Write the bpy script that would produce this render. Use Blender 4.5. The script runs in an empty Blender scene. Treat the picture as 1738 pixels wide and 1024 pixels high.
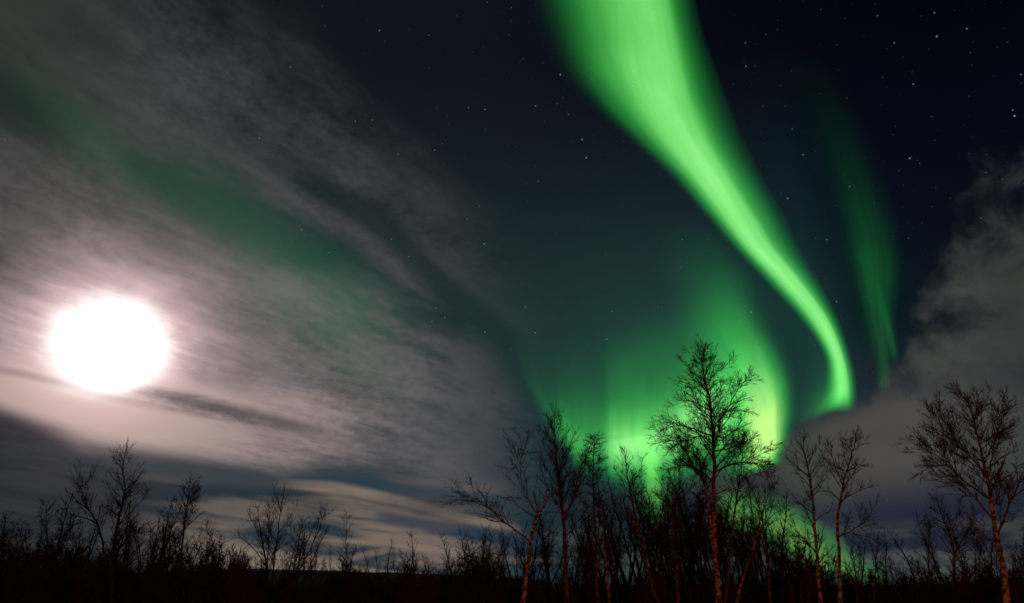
import bpy, math, random
from mathutils import Vector, Matrix

SC = bpy.context.scene
COL = SC.collection
R = math.radians

# ------------------------------------------------------------------ camera
F_PX, PITCH, CAM_H = 1159.0, R(22.75), 1.6          # focal length in photo pixels (1738 wide)
cam_data = bpy.data.cameras.new('camera')
cam_data.sensor_width = 36.0
cam_data.lens = 36.0 * F_PX / 1738.0
cam_data.clip_start, cam_data.clip_end = 0.1, 60000.0
camera = bpy.data.objects.new('camera', cam_data)
camera.location = (0, 0, CAM_H)
camera.rotation_euler = (R(90) + PITCH, 0, 0)
COL.objects.link(camera)
SC.camera = camera

def ray(px, py):
    """Direction in the world of a point of the photograph."""
    x, y = (px - 869.0) / F_PX, (512.0 - py) / F_PX
    return Vector((x, math.cos(PITCH) - y * math.sin(PITCH), math.sin(PITCH) + y * math.cos(PITCH)))

def at(px, py, dist):
    """The point seen at px, py that stands dist metres in front of the camera."""
    d = ray(px, py)
    return Vector((0, 0, CAM_H)) + d * (dist / d.y)

def azel(px, py):
    d = ray(px, py).normalized()
    return math.degrees(math.atan2(d.x, d.y)), math.degrees(math.asin(d.z))

SC.view_settings.view_transform = 'Standard'
SC.view_settings.look = 'None'
SC.view_settings.exposure = 0.0
SC.view_settings.gamma = 1.0
SC.cycles.transparent_max_bounces = 24
SC.cycles.filter_width = 1.6                        # the lens was a little soft

def lin(r, g, b):
    f = lambda c: c / 12.92 if c <= 0.04045 else ((c + 0.055) / 1.055) ** 2.4
    return (f(r / 255.0), f(g / 255.0), f(b / 255.0))

# ------------------------------------------------------------------ a small language for node trees
class G:
    """Wraps a node tree; S is a float socket that knows arithmetic."""
    def __init__(self, nt):
        self.nt = nt
    def new(self, kind, **props):
        n = self.nt.nodes.new(kind)
        for k, v in props.items():
            setattr(n, k, v)
        return n
    def put(self, sock, v):
        if isinstance(v, S):
            self.nt.links.new(v.s, sock)
        elif isinstance(v, bpy.types.NodeSocket):
            self.nt.links.new(v, sock)
        elif isinstance(v, (tuple, list)) and len(v) == 3 and sock.type == 'RGBA':
            sock.default_value = (*v, 1.0)
        else:
            sock.default_value = v
    def math(self, op, *a, clamp=False):
        n = self.new('ShaderNodeMath', operation=op, use_clamp=clamp)
        for i, v in enumerate(a):
            self.put(n.inputs[i], v)
        return S(self, n.outputs[0])
    def smooth(self, v, lo, hi, a=0.0, b=1.0):
        n = self.new('ShaderNodeMapRange', interpolation_type='SMOOTHSTEP', clamp=True)
        for i, x in enumerate((v, lo, hi, a, b)):
            self.put(n.inputs[i], x)
        return S(self, n.outputs[0])
    def lerp(self, v, lo, hi, a=0.0, b=1.0):
        n = self.new('ShaderNodeMapRange', interpolation_type='LINEAR', clamp=True)
        for i, x in enumerate((v, lo, hi, a, b)):
            self.put(n.inputs[i], x)
        return S(self, n.outputs[0])
    def vec(self, x, y, z=0.0):
        n = self.new('ShaderNodeCombineXYZ')
        for i, v in enumerate((x, y, z)):
            self.put(n.inputs[i], v)
        return n.outputs[0]
    def noise(self, v, scale, detail=4.0, rough=0.55, dist=0.0, lac=2.0):
        n = self.new('ShaderNodeTexNoise', noise_dimensions='3D')
        self.put(n.inputs['Vector'], v)
        for k, x in (('Scale', scale), ('Detail', detail), ('Roughness', rough), ('Distortion', dist), ('Lacunarity', lac)):
            n.inputs[k].default_value = x
        return S(self, n.outputs['Fac'])
    def mix(self, f, a, b, mode='MIX'):
        n = self.new('ShaderNodeMix', data_type='RGBA', blend_type=mode, clamp_factor=True)
        self.put(n.inputs[0], f); self.put(n.inputs[6], a); self.put(n.inputs[7], b)
        return n.outputs[2]
    def ramp(self, v, stops, mode='LINEAR'):
        n = self.new('ShaderNodeValToRGB')
        n.color_ramp.interpolation = mode
        e = n.color_ramp.elements
        while len(e) < len(stops):
            e.new(0.5)
        for el, (p, c) in zip(e, sorted(stops, key=lambda t: t[0])):
            el.position = p
            el.color = (*c, 1.0)
        self.put(n.inputs[0], v)
        return n.outputs[0]
    def curve(self, v, pts):
        """A smooth curve through pts, both axes 0..1."""
        n = self.new('ShaderNodeFloatCurve')
        c = n.mapping.curves[0]
        pts = sorted(pts)
        while len(c.points) < len(pts):
            c.points.new(0.5, 0.5)
        for p, (x, y) in zip(c.points, pts):
            p.location = (x, y)
            p.handle_type = 'AUTO_CLAMPED'
        n.mapping.extend = 'HORIZONTAL'
        n.mapping.use_clip = False
        n.mapping.update()
        self.put(n.inputs['Value'], v)
        return S(self, n.outputs[0])

class S:
    def __init__(self, g, s):
        self.g, self.s = g, s
    def __add__(self, o): return self.g.math('ADD', self, o)
    def __radd__(self, o): return self.g.math('ADD', o, self)
    def __sub__(self, o): return self.g.math('SUBTRACT', self, o)
    def __rsub__(self, o): return self.g.math('SUBTRACT', o, self)
    def __mul__(self, o): return self.g.math('MULTIPLY', self, o)
    def __rmul__(self, o): return self.g.math('MULTIPLY', o, self)
    def __truediv__(self, o): return self.g.math('DIVIDE', self, o)
    def __pow__(self, o): return self.g.math('POWER', self, o)
    def clamp(self): return self.g.math('ADD', self, 0.0, clamp=True)

# ------------------------------------------------------------------ the night sky (world)
MOON = azel(186, 586)
world = bpy.data.worlds.new('World')
SC.world = world
world.use_nodes = True
world.node_tree.nodes.clear()
g = G(world.node_tree)
geo = g.new('ShaderNodeTexCoord')
sep = g.new('ShaderNodeSeparateXYZ')
g.put(sep.inputs[0], geo.outputs['Generated'])
dx, dy, dz = (S(g, s) for s in sep.outputs)
AZ = g.math('ARCTAN2', dx, dy) * (180 / math.pi)
EL = g.math('ARCSINE', dz) * (180 / math.pi)
A01 = g.lerp(AZ, -50, 50)

def edge(pts):
    """Elevation, in degrees, of a line through the sky given by points of the photograph."""
    q = [azel(*p) for p in pts]
    return g.curve(A01, [((a + 50) / 100, e / 60) for a, e in q]) * 60.0

def along(pts):
    """A value over azimuth: pts of (photo x at mid height, value)."""
    q = [(azel(x, y)[0], v) for x, y, v in pts]
    return g.curve(A01, [((a + 50) / 100, v) for a, v in q])

def blob(px, py, rx, ry, rot=0.0):
    """A soft round patch of the sky, about rx x ry photo pixels."""
    a0, e0 = azel(px, py)
    k = abs(azel(px + 5, py)[0] - azel(px - 5, py)[0]) / 10
    h = abs(azel(px, py + 5)[1] - azel(px, py - 5)[1]) / 10
    u, v = (AZ - a0) * (1 / k), (EL - e0) * (-1 / h)
    c, s = math.cos(R(rot)), math.sin(R(rot))
    p, q = (u * c + v * s) * (1 / rx), (v * c - u * s) * (1 / ry)
    return g.math('EXPONENT', (p * p + q * q) * -1.0)

# clear sky: three heights, each with its colours from west (left) to east (right)
pos = lambda x, y: (azel(x, y)[0] + 50) / 100
top = g.ramp(A01, [(pos(60, 60), lin(30, 38, 36)), (pos(380, 60), lin(18, 24, 29)), (pos(560, 60), lin(16, 20, 28)), (pos(800, 60), lin(14, 19, 27)),
                   (pos(1250, 60), lin(5, 6, 16)), (pos(1650, 60), lin(2, 2, 10))])
mid = g.ramp(A01, [(pos(60, 480), lin(36, 46, 43)), (pos(500, 480), lin(24, 38, 44)), (pos(870, 480), lin(27, 41, 46)),
                   (pos(1150, 480), lin(26, 40, 47)), (pos(1380, 480), lin(18, 34, 42)), (pos(1450, 480), lin(8, 14, 28)), (pos(1700, 480), lin(8, 12, 24))])
low = g.ramp(A01, [(pos(40, 860), lin(20, 30, 38)), (pos(400, 860), lin(36, 52, 60)), (pos(760, 860), lin(32, 54, 66)),
                   (pos(960, 860), lin(24, 42, 50)), (pos(1250, 860), lin(24, 38, 46)), (pos(1500, 860), lin(36, 40, 56)), (pos(1700, 860), lin(33, 37, 50))])
base = g.mix(g.smooth(EL, 20, 44), mid, top)
base = g.mix(g.smooth(EL, 20, 8), base, low)

def veil(col, f, c):
    return g.mix(f, col, c, 'ADD')

# faint green airglow between the clouds
C_GLOW = lin(32, 78, 50)
n_big = g.noise(g.vec(AZ, EL, 3.0), 0.10, 3, 0.5)
airglow = blob(420, 400, 260, 95, 26) * 0.58 + blob(170, 250, 170, 45, 32) * 0.3 + blob(590, 520, 110, 60, 30) * 0.5
base = veil(base, (airglow * (n_big * 0.9 + 0.45)).clamp(), C_GLOW)
base = veil(base, (blob(1150, 600, 280, 160) * 0.32).clamp(), lin(20, 78, 46))

# stars: a scatter of faint ones and the bright ones of the photograph
vor = g.new('ShaderNodeTexVoronoi', voronoi_dimensions='3D', feature='F1')
g.put(vor.inputs['Vector'], geo.outputs['Generated'])
vor.inputs['Scale'].default_value = 62.0
vr = g.new('ShaderNodeSeparateColor')
g.put(vr.inputs[0], vor.outputs['Color'])
faint = g.smooth(S(g, vor.outputs['Distance']), 0.072, 0.02) * (S(g, vr.outputs[0]) ** 5.0) * 0.10
vor2 = g.new('ShaderNodeTexVoronoi', voronoi_dimensions='3D', feature='F1')
g.put(vor2.inputs['Vector'], geo.outputs['Generated'])
vor2.inputs['Scale'].default_value = 140.0
vr2 = g.new('ShaderNodeSeparateColor')
g.put(vr2.inputs[0], vor2.outputs['Color'])
faint = faint + g.smooth(S(g, vor2.outputs['Distance']), 0.13, 0.05) * (S(g, vr2.outputs[1]) ** 5.0) * 0.04
STARS = [(951, 127, 1.0), (988, 237, .9), (995, 268, .9), (822, 414, 1.0), (908, 565, .9), (823, 564, .6), (1590, 62, .9),
         (1722, 197, 1.1), (1719, 187, .4), (1544, 269, .9), (1266, 113, .6), (795, 183, .5), (823, 186, .6), (909, 180, .5),
         (913, 308, .35), (1641, 49, .5), (1489, 27, .35), (1586, 22, .5), (1550, 143, .5), (1363, 263, .5), (1337, 337, .6),
         (1265, 73, .35), (440, 235, .7), (493, 114, .4), (603, 206, .4), (664, 406, .5), (694, 436, .4), (640, 560, .5),
         (741, 523, .4), (755, 539, .5), (559, 429, .4), (428, 467, .6), (606, 557, .3), (529, 545, .5), (512, 390, .4),
         (1075, 121, .5), (1074, 146, .5), (644, 52, .5), (386, 124, .4), (1403, 407, .5), (1420, 512, .5), (1275, 530, .5),
         (1030, 576, .4), (892, 521, .4), (1043, 736, .8), (1733, 127, .5), (1518, 73, .4), (1345, 219, .3), (1442, 317, .35),
         (676, 262, .35), (813, 350, .3), (738, 255, .3), (8, 237, .5), (733, 546, .35), (1112, 20, .3)]
dvec = g.new('ShaderNodeVectorMath', operation='NORMALIZE')
g.put(dvec.inputs[0], geo.outputs['Generated'])
bright = None
for sx, sy, amp in STARS:
    n = g.new('ShaderNodeVectorMath', operation='DISTANCE')
    g.put(n.inputs[0], dvec.outputs[0])
    n.inputs[1].default_value = ray(sx, sy).normalized()
    t = g.smooth(S(g, n.outputs['Value']), 0.0013, 0.0004, 0.0, amp)
    bright = t if bright is None else bright + t
star_tint = g.mix(S(g, vr.outputs[1]), (1.0, 0.88, 0.78), (0.75, 0.88, 1.0))
base = veil(base, (faint * 1.2 + bright * 0.27).clamp(), star_tint)

# ---- clouds, lit by the moon that shines through them
a_m, e_m = MOON
mn = g.new('ShaderNodeVectorMath', operation='DOT_PRODUCT')
g.put(mn.inputs[0], dvec.outputs[0])
mn.inputs[1].default_value = ray(186, 586).normalized()
D = g.math('ARCCOSINE', g.math('MINIMUM', S(g, mn.outputs['Value']), 0.999999)) * (180 / math.pi)
# fibrous noise: long axis runs down to the right, as the streaks do
def fibres(rot, sx, sy, scale, z, detail=6, rough=0.6, dist=0.0):
    c, s = math.cos(R(rot)), math.sin(R(rot))
    return g.noise(g.vec((AZ * c - EL * s) * sx, (AZ * s + EL * c) * sy, z), scale, detail, rough, dist)
wind = R(azel(1500, 985)[0])
hz = g.math('MAXIMUM', dz, 0.03)
px_, py_ = dx / hz, dy / hz
along_w = px_ * math.sin(wind) + py_ * math.cos(wind)
cross_w = px_ * math.cos(wind) - py_ * math.sin(wind)
bend = g.noise(g.vec(px_, py_, 2.0), 1.1, 3, 0.5) - 0.5
comb = g.noise(g.vec(cross_w * 1.0 + bend * 0.35, along_w * 0.22, 3.0), 5.2, 7, 0.62, 0.25)
comb2 = g.noise(g.vec(cross_w * 1.0 + bend * 0.25, along_w * 0.30, 7.0), 15.0, 5, 0.66, 0.15)
vary = g.smooth(g.noise(g.vec(AZ, EL, 33.0), 0.085, 3, 0.5), 0.38, 0.62)
fine = 0.5 + (comb - 0.5) * 0.55 + (comb2 - 0.5) * 0.34 * (0.35 + vary * 0.65)
mid_n = fibres(15, 0.5, 1.3, 0.22, 5.0, 4, 0.55, 0.4)
wisp = fibres(17, 0.26, 1.0, 0.34, 9.0, 7, 0.62, 0.8)
puff = g.noise(g.vec(AZ, EL, 12.0), 0.32, 6, 0.58, 0.3)
puff2 = g.noise(g.vec(AZ * 1.0, EL * 1.1, 17.0), 0.12, 5, 0.5, 0.2)
strat = g.noise(g.vec(AZ * 0.16 + EL * 0.06, EL * 1.0 + AZ * 0.12, 22.0), 0.42, 5, 0.5, 0.2)
strat2 = g.noise(g.vec(AZ * 0.10, EL * 1.0 + AZ * 0.06, 29.0), 1.0, 4, 0.5, 0.2)

E_TOP = edge([(-60, -260), (120, -140), (300, -40), (420, 70), (540, 165), (640, 240), (740, 335), (840, 420), (920, 490), (1010, 575), (1100, 690)])
E_LANE_U = edge([(-40, 60), (60, 135), (160, 205), (300, 270), (430, 345), (560, 400), (640, 440), (735, 492), (860, 580), (1000, 700)])
E_LANE_L = edge([(-40, 205), (60, 240), (150, 285), (260, 345), (380, 395), (480, 440), (570, 490), (660, 545), (760, 580), (830, 610), (900, 690), (980, 800)])
E_BOT = edge([(-40, 690), (0, 705), (80, 738), (160, 768), (260, 785), (380, 798), (480, 806), (580, 800), (680, 808), (760, 830), (900, 850)])

warp = (mid_n - 0.5) * 6.0 + (fine - 0.5) * 2.2
def below(E, soft, w=1.0):
    return g.smooth(E - EL + warp * w, -soft, soft)
def above(E, soft, w=1.0):
    return g.smooth(EL - E + warp * w, -soft, soft)

# colour of moonlit cloud by distance from the moon
cloud_col = g.ramp(g.lerp(D, 0, 45), [(0.0, lin(255, 252, 250)), (3.3 / 45, lin(252, 240, 236)), (4.6 / 45, lin(216, 184, 184)), (6.5 / 45, lin(166, 144, 145)),
                                      (9.5 / 45, lin(128, 116, 117)), (14 / 45, lin(118, 108, 110)), (20 / 45, lin(102, 96, 98)), (28 / 45, lin(87, 84, 87)), (1.0, lin(62, 63, 66))])
cloud_col = g.mix(g.smooth(EL, azel(200, 520)[1], azel(200, 330)[1]) * 0.75, cloud_col, lin(68, 71, 68))
cloud_col = g.mix(g.smooth(AZ, azel(130, 450)[0], azel(-40, 400)[0]) * g.smooth(EL, azel(60, 560)[1], azel(60, 430)[1]) * 0.6, cloud_col, lin(62, 61, 63))
mott = fibres(3, 0.6, 1.2, 1.7, 14.0, 4, 0.62, 0.2)
tex = (fine - 0.5) * 2.3 + (mid_n - 0.5) * 1.6 + (mott - 0.5) * (0.3 + 0.8 * g.smooth(D, 5, 8) * (1.2 - vary)) + (puff - 0.5) * 0.7

# upper thin cirrus, above the green lane
up_mask = below(E_TOP, 5.5, 1.1) * above(E_LANE_U, 2.4, 1.0) * g.smooth(AZ + (fine - 0.5) * 14.0 + (mid_n - 0.5) * 10.0, azel(1010, 560)[0], azel(700, 400)[0])
gap = g.smooth(g.math('ABSOLUTE', EL - edge([(300, 200), (480, 285), (600, 350), (680, 415), (760, 490), (900, 600)]) + warp * 0.25), 2.2, 0.6)
gap = gap * along([(300, 400, 0.0), (470, 400, 0.3), (560, 400, 0.9), (760, 400, 0.9), (900, 400, 0.2)])
streak_w = g.smooth(AZ, azel(980, 540)[0], azel(640, 400)[0])
up_d = (up_mask * (tex * 0.72 + 0.30 + streak_w * 0.20) * (1.0 - gap * 0.85)).clamp()
base = g.mix(up_d, base, g.mix(g.smooth(AZ, azel(300, 200)[0], azel(0, 150)[0]), g.mix(0.45, cloud_col, lin(60, 67, 70)), lin(56, 60, 57)))

stripe = g.smooth(g.math('ABSOLUTE', EL - edge([(300, 215), (400, 275), (480, 330), (580, 388), (660, 440), (725, 482), (800, 540)]) + warp * 0.42), 1.6, 0.0)
stripe = stripe * along([(330, 400, 0.0), (420, 400, 0.5), (580, 400, 0.85), (660, 400, 0.75), (700, 400, 0.4), (745, 400, 0.0)])
base = g.mix((stripe * (0.42 + tex * 0.5)).clamp(), base, lin(88, 82, 84))

# the main moonlit sheet
sheet_m = below(E_LANE_L, 2.8, 0.95) * g.smooth(EL - E_BOT + (strat - 0.5) * 2.2, -0.6, 1.6)
right_fade = g.smooth(AZ + (fine - 0.5) * 16.0 + (mott - 0.5) * 5.0 + (mid_n - 0.5) * 6.0, azel(965, 720)[0], azel(720, 720)[0])
glow_b = g.smooth(D, 13, 5)                       # where the cloud is saturated with light
below_moon = g.smooth(EL, azel(186, 600)[1], azel(186, 660)[1])
calm = (below_moon * 0.85 * g.smooth(D, 17, 9) + glow_b * 0.1).clamp()
sheet_d = (sheet_m * right_fade * (0.74 + 0.12 * calm + 0.06 * glow_b + tex * (0.95 - calm * 0.8 - glow_b * 0.3))).clamp()
sheet_col = g.mix(below_moon * g.smooth(D, 24, 7) * 0.55, cloud_col, lin(210, 182, 172))
base = g.mix(sheet_d, base, sheet_col)
# greenish cast of the aurora through the thinner parts of the sheet
base = g.mix((blob(540, 540, 170, 60, 35) * 0.42 * (n_big + 0.4)).clamp(), base, lin(66, 104, 80))

# darker folds of cloud under the moon
def fold(pts, half, soft, prof, wob):
    E = edge(pts)
    return g.smooth(g.math('ABSOLUTE', EL - E + (strat - 0.5) * wob), half + soft, half) * along(prof)
E_F1U = edge([(150, 648), (215, 652), (260, 654), (320, 664), (400, 684), (480, 704), (560, 726), (700, 764)])
E_F1L = edge([(150, 650), (215, 664), (260, 678), (320, 696), (400, 714), (480, 732), (560, 742), (700, 770)])
wf = (comb - 0.5) * 1.6 + (mott - 0.5) * 0.8
f1 = g.smooth(E_F1U - EL + wf * 0.35, -0.15, 0.55) * g.smooth(EL - E_F1L + wf * 0.9, -0.55, 0.5)
f1 = f1 * along([(170, 700, 0.0), (225, 700, 0.5), (300, 700, 0.95), (470, 700, 0.9), (530, 700, 0.5), (575, 700, 0.0)])
base = g.mix((f1 * (0.95 + wf * 0.4)).clamp(), base, lin(80, 75, 74))
f2 = fold([(-60, 622), (0, 628), (60, 640), (120, 655), (180, 672), (260, 690), (400, 715)], 0.03, 0.42,
          [(-40, 660, 0.9), (80, 660, 0.8), (190, 660, 0.5), (280, 660, 0.5), (380, 660, 0.0)], 0.25)
base = g.mix(f2 * 0.6, base, lin(110, 92, 92))

# bands of low cloud near the western horizon
zone = g.smooth(EL, azel(500, 790)[1], azel(500, 835)[1]) * g.smooth(AZ, azel(905, 900)[0], azel(800, 900)[0])
west = g.smooth(AZ, azel(110, 880)[0], azel(380, 880)[0])
band = g.smooth(strat + (strat2 - 0.5) * 0.55, 0.37, 0.58)
low_col = g.ramp(A01, [(pos(0, 880), lin(52, 56, 58)), (pos(260, 880), lin(92, 84, 80)), (pos(430, 880), lin(126, 112, 99)), (pos(620, 880), lin(124, 110, 97)), (pos(760, 880), lin(112, 98, 92)), (pos(860, 880), lin(84, 80, 82))])
base = g.mix((zone * band * (west * 0.8 + 0.12)).clamp(), base, low_col)
def wisp_band(pts, half, soft, prof, col, k, wob=0.4):
    global base
    base = g.mix((fold(pts, half, soft, prof, wob) * k).clamp(), base, col)
# the blue slots and bright lips that can be told apart
wisp_band([(450, 800), (520, 806), (600, 818), (700, 834), (800, 846), (900, 862)], 0.25, 0.7, [(470, 830, 0.0), (560, 830, .6), (640, 830, 1), (820, 830, 1), (900, 830, 0.5), (960, 830, 0)], lin(42, 60, 70), 0.85)
wisp_band([(230, 782), (300, 800), (380, 810), (460, 818), (520, 826)], 0.25, 0.7, [(160, 800, 0.2), (250, 800, .7), (420, 800, .8), (490, 800, .2), (520, 800, 0.0)], lin(58, 66, 70), 0.8)
wisp_band([(480, 822), (560, 826), (640, 842), (720, 862), (800, 882), (900, 905)], 0.12, 0.5, [(460, 830, 0), (640, 830, .9), (800, 830, .85), (890, 830, 0)], lin(138, 121, 108), 0.7)
wisp_band([(640, 878), (680, 884), (740, 894), (800, 900), (900, 915)], 0.2, 0.5, [(630, 890, 0), (675, 890, 1), (800, 890, 1), (960, 890, .7), (1040, 890, 0)], lin(44, 58, 76), 0.75)
wisp_band([(480, 925), (540, 932), (580, 938), (640, 945), (700, 955)], 0.28, 0.4, [(420, 930, 0), (510, 930, .9), (600, 930, 1), (640, 930, 0.0)], lin(46, 54, 68), 0.75)
wisp_band([(360, 930), (440, 938), (560, 950), (700, 930), (860, 950)], 0.06, 0.35, [(360, 930, 0.0), (420, 930, .8), (640, 930, .7), (860, 930, .5), (960, 930, .2)], lin(140, 124, 108), 0.6)
# dim clouds low in the far west
dimw = g.smooth(AZ, azel(300, 850)[0], azel(60, 850)[0]) * g.smooth(strat2, 0.45, 0.62) * g.smooth(EL, azel(50, 760)[1], azel(50, 800)[1])
base = g.mix(dimw * 0.35, base, lin(56, 60, 58))

# the grey bank in the east
E_BANK = edge([(1040, 830), (1120, 800), (1220, 786), (1300, 778), (1345, 728), (1400, 702), (1450, 680), (1500, 650), (1530, 600), (1550, 520),
               (1575, 470), (1600, 395), (1640, 320), (1680, 275), (1720, 255), (1800, 230)])
wE = (puff - 0.5) * along([(1100, 700, 0.15), (1400, 700, 0.10), (1480, 650, 0.25), (1540, 560, 0.7), (1738, 500, 1.0)]) * 17.0
bank = g.smooth(E_BANK - EL + wE, -0.5, along([(1100, 700, 0.3), (1440, 700, 0.14), (1520, 600, 0.6), (1738, 500, 1.0)]) * 8.5)
thin = g.smooth(puff2 * 0.6 + puff * 0.4, 0.30, 0.62)
hi = g.smooth(AZ, azel(1500, 640)[0], azel(1560, 500)[0])
bank = bank * ((1.0 - hi) + hi * (thin * 0.52 + 0.46))
E_BANK_B = edge([(1040, 850), (1120, 850), (1200, 835), (1300, 820), (1400, 840), (1470, 815), (1560, 808), (1650, 800), (1760, 770)])
bank = bank * g.smooth(EL - E_BANK_B + (puff2 - 0.5) * 4.0, -2.6, 1.2)
bank_col = g.ramp(A01, [(pos(1100, 760), lin(40, 42, 48)), (pos(1240, 790), lin(56, 50, 58)), (pos(1350, 760), lin(66, 72, 64)), (pos(1450, 730), lin(82, 76, 73)),
                        (pos(1560, 640), lin(80, 79, 75)), (pos(1660, 600), lin(76, 78, 73)), (pos(1730, 600), lin(64, 68, 64))])
bank_col = g.mix(g.smooth(puff2, 0.35, 0.65) * 0.35, bank_col, lin(44, 54, 50))
base = g.mix((bank * 0.94).clamp(), base, bank_col)
# small pale clouds low in the east
lowe = g.smooth(g.noise(g.vec(AZ * 0.22, EL, 40.0), 0.55, 4, 0.55), 0.42, 0.62) * g.smooth(EL, azel(1500, 850)[1], azel(1500, 960)[1]) * g.smooth(AZ, azel(880, 950)[0], azel(1000, 950)[0])
base = g.mix((lowe * 0.75).clamp(), base, lin(78, 82, 78))

# the moon's own glow
rise = g.math('MAXIMUM', EL - e_m, 0.0)
core = g.math('EXPONENT', (D * D + rise * rise * 0.55 + (mid_n - 0.5) * -3.0 + (puff - 0.5) * -8.0) * (-1 / (2.3 ** 2))) * 4.3
core = core * (1.0 + (mid_n - 0.5) * 0.8) * g.smooth(EL - edge([(-20, 660), (60, 672), (120, 676), (200, 676), (240, 664), (290, 668), (360, 690)]), -0.5, 0.8, 0.1, 1.0)
base = g.mix(1.0, base, g.mix(core.clamp(), (0, 0, 0), (1.0, 0.93, 0.91)), 'ADD')
halo = g.math('EXPONENT', D * (-1 / 3.0)) * 0.42 * (1.0 + tex * 0.6)
base = veil(base, halo.clamp(), (1.0, 0.72, 0.74))

bg = g.new('ShaderNodeBackground')
g.put(bg.inputs['Color'], base)
bg.inputs['Strength'].default_value = 1.0
out = g.new('ShaderNodeOutputWorld')
world.node_tree.links.new(bg.outputs[0], out.inputs['Surface'])

# moonlight, from where the moon stands
sun = bpy.data.lights.new('moonlight', 'SUN')
sun.energy, sun.angle, sun.color = 0.05, R(0.5), (1.0, 0.93, 0.86)
sun_o = bpy.data.objects.new('moonlight', sun)
sun_o.rotation_euler = (-ray(186, 586)).to_track_quat('-Z', 'Y').to_euler()
sun_o.location = (0, 0, 40)
COL.objects.link(sun_o)

# warm light of a house lamp behind the photographer, which reddens the near trunks
lamp = bpy.data.lights.new('house_lamp', 'POINT')
lamp.energy, lamp.color, lamp.shadow_soft_size = 12500.0, (1.0, 0.145, 0.012), 0.2
lamp_o = bpy.data.objects.new('house_lamp', lamp)
lamp_o.location = (9.0, -9.0, 3.0)
COL.objects.link(lamp_o)

# ------------------------------------------------------------------ object helpers
def tag(o, label=None, cat=None, group=None, kind=None):
    for k, v in (('label', label), ('category', cat), ('group', group), ('kind', kind)):
        if v:
            o[k] = v
    return o

def link(name, data, parent=None):
    o = bpy.data.objects.new(name, data)
    COL.objects.link(o)
    if parent is not None:
        o.parent = parent
    return o

class Tubes:
    """Collects tapered tubes into one mesh, in the local space of origin."""
    def __init__(self, origin=(0, 0, 0)):
        self.v, self.f, self.o = [], [], Vector(origin)
    def add(self, pts, rad, sides=3):
        n = len(pts)
        if n < 2:
            return
        b = len(self.v)
        cs = [(math.cos(2 * math.pi * i / sides), math.sin(2 * math.pi * i / sides)) for i in range(sides)]
        t = (pts[1] - pts[0]).normalized()
        u = t.orthogonal().normalized()
        for i in range(n):
            t = (pts[min(i + 1, n - 1)] - pts[max(i - 1, 0)])
            if t.length < 1e-9:
                t = Vector((0, 0, 1))
            t.normalize()
            u = u - t * u.dot(t)
            if u.length < 1e-6:
                u = t.orthogonal()
            u.normalize()
            w = t.cross(u)
            p, r = pts[i] - self.o, rad[i]
            for c, s in cs:
                self.v.append((p.x + (u.x * c + w.x * s) * r, p.y + (u.y * c + w.y * s) * r, p.z + (u.z * c + w.z * s) * r))
        for i in range(n - 1):
            for k in range(sides):
                a, c2 = b + i * sides + k, b + i * sides + (k + 1) % sides
                self.f.append((a, c2, c2 + sides, a + sides))
        self.f.append(tuple(b + (n - 1) * sides + k for k in range(sides)))
        self.f.append(tuple(b + k for k in reversed(range(sides))))
    def mesh(self, name, mat, smooth=False):
        m = bpy.data.meshes.new(name)
        m.from_pydata(self.v, [], self.f)
        m.materials.append(mat)
        if smooth:
            m.polygons.foreach_set('use_smooth', [True] * len(m.polygons))
        m.update()
        return m

# ------------------------------------------------------------------ materials
def material(name):
    m = bpy.data.materials.new(name)
    m.use_nodes = True
    m.node_tree.nodes.clear()
    return m, G(m.node_tree)

def finish(m, gg, color, rough=0.85, bump=None, strength=0.5, dist=0.02):
    p = gg.new('ShaderNodeBsdfPrincipled')
    gg.put(p.inputs['Base Color'], color)
    p.inputs['Roughness'].default_value = rough
    p.inputs['Specular IOR Level'].default_value = 0.15
    if bump is not None:
        b = gg.new('ShaderNodeBump')
        b.inputs['Strength'].default_value, b.inputs['Distance'].default_value = strength, dist
        gg.put(b.inputs['Height'], bump)
        m.node_tree.links.new(b.outputs[0], p.inputs['Normal'])
    o = gg.new('ShaderNodeOutputMaterial')
    m.node_tree.links.new(p.outputs[0], o.inputs['Surface'])
    return m

def bark_material(name, pale, dark, amount):
    """Birch bark: pale paper broken by dark cross bands and rough dark patches."""
    m, q = material(name)
    tc = q.new('ShaderNodeTexCoord')
    sp = q.new('ShaderNodeSeparateXYZ')
    q.put(sp.inputs[0], tc.outputs['Object'])
    x, y, z = (S(q, s) for s in sp.outputs)
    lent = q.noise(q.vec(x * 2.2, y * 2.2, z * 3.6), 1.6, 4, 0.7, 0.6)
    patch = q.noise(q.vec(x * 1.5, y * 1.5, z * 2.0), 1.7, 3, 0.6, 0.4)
    young_unlit = q.smooth(z + (patch - 0.5) * 5.0, 4.5, 9.5)            # dark high up: younger wood, and the lamp's falloff painted into the bark
    f = (q.smooth(lent, 0.44, 0.55) * 0.92 + q.smooth(patch, 0.70 - amount * 0.3, 0.85 - amount * 0.3) + young_unlit * 0.9).clamp()
    return finish(m, q, q.mix(f, pale, dark), 0.85, lent, 0.6, 0.02)

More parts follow.
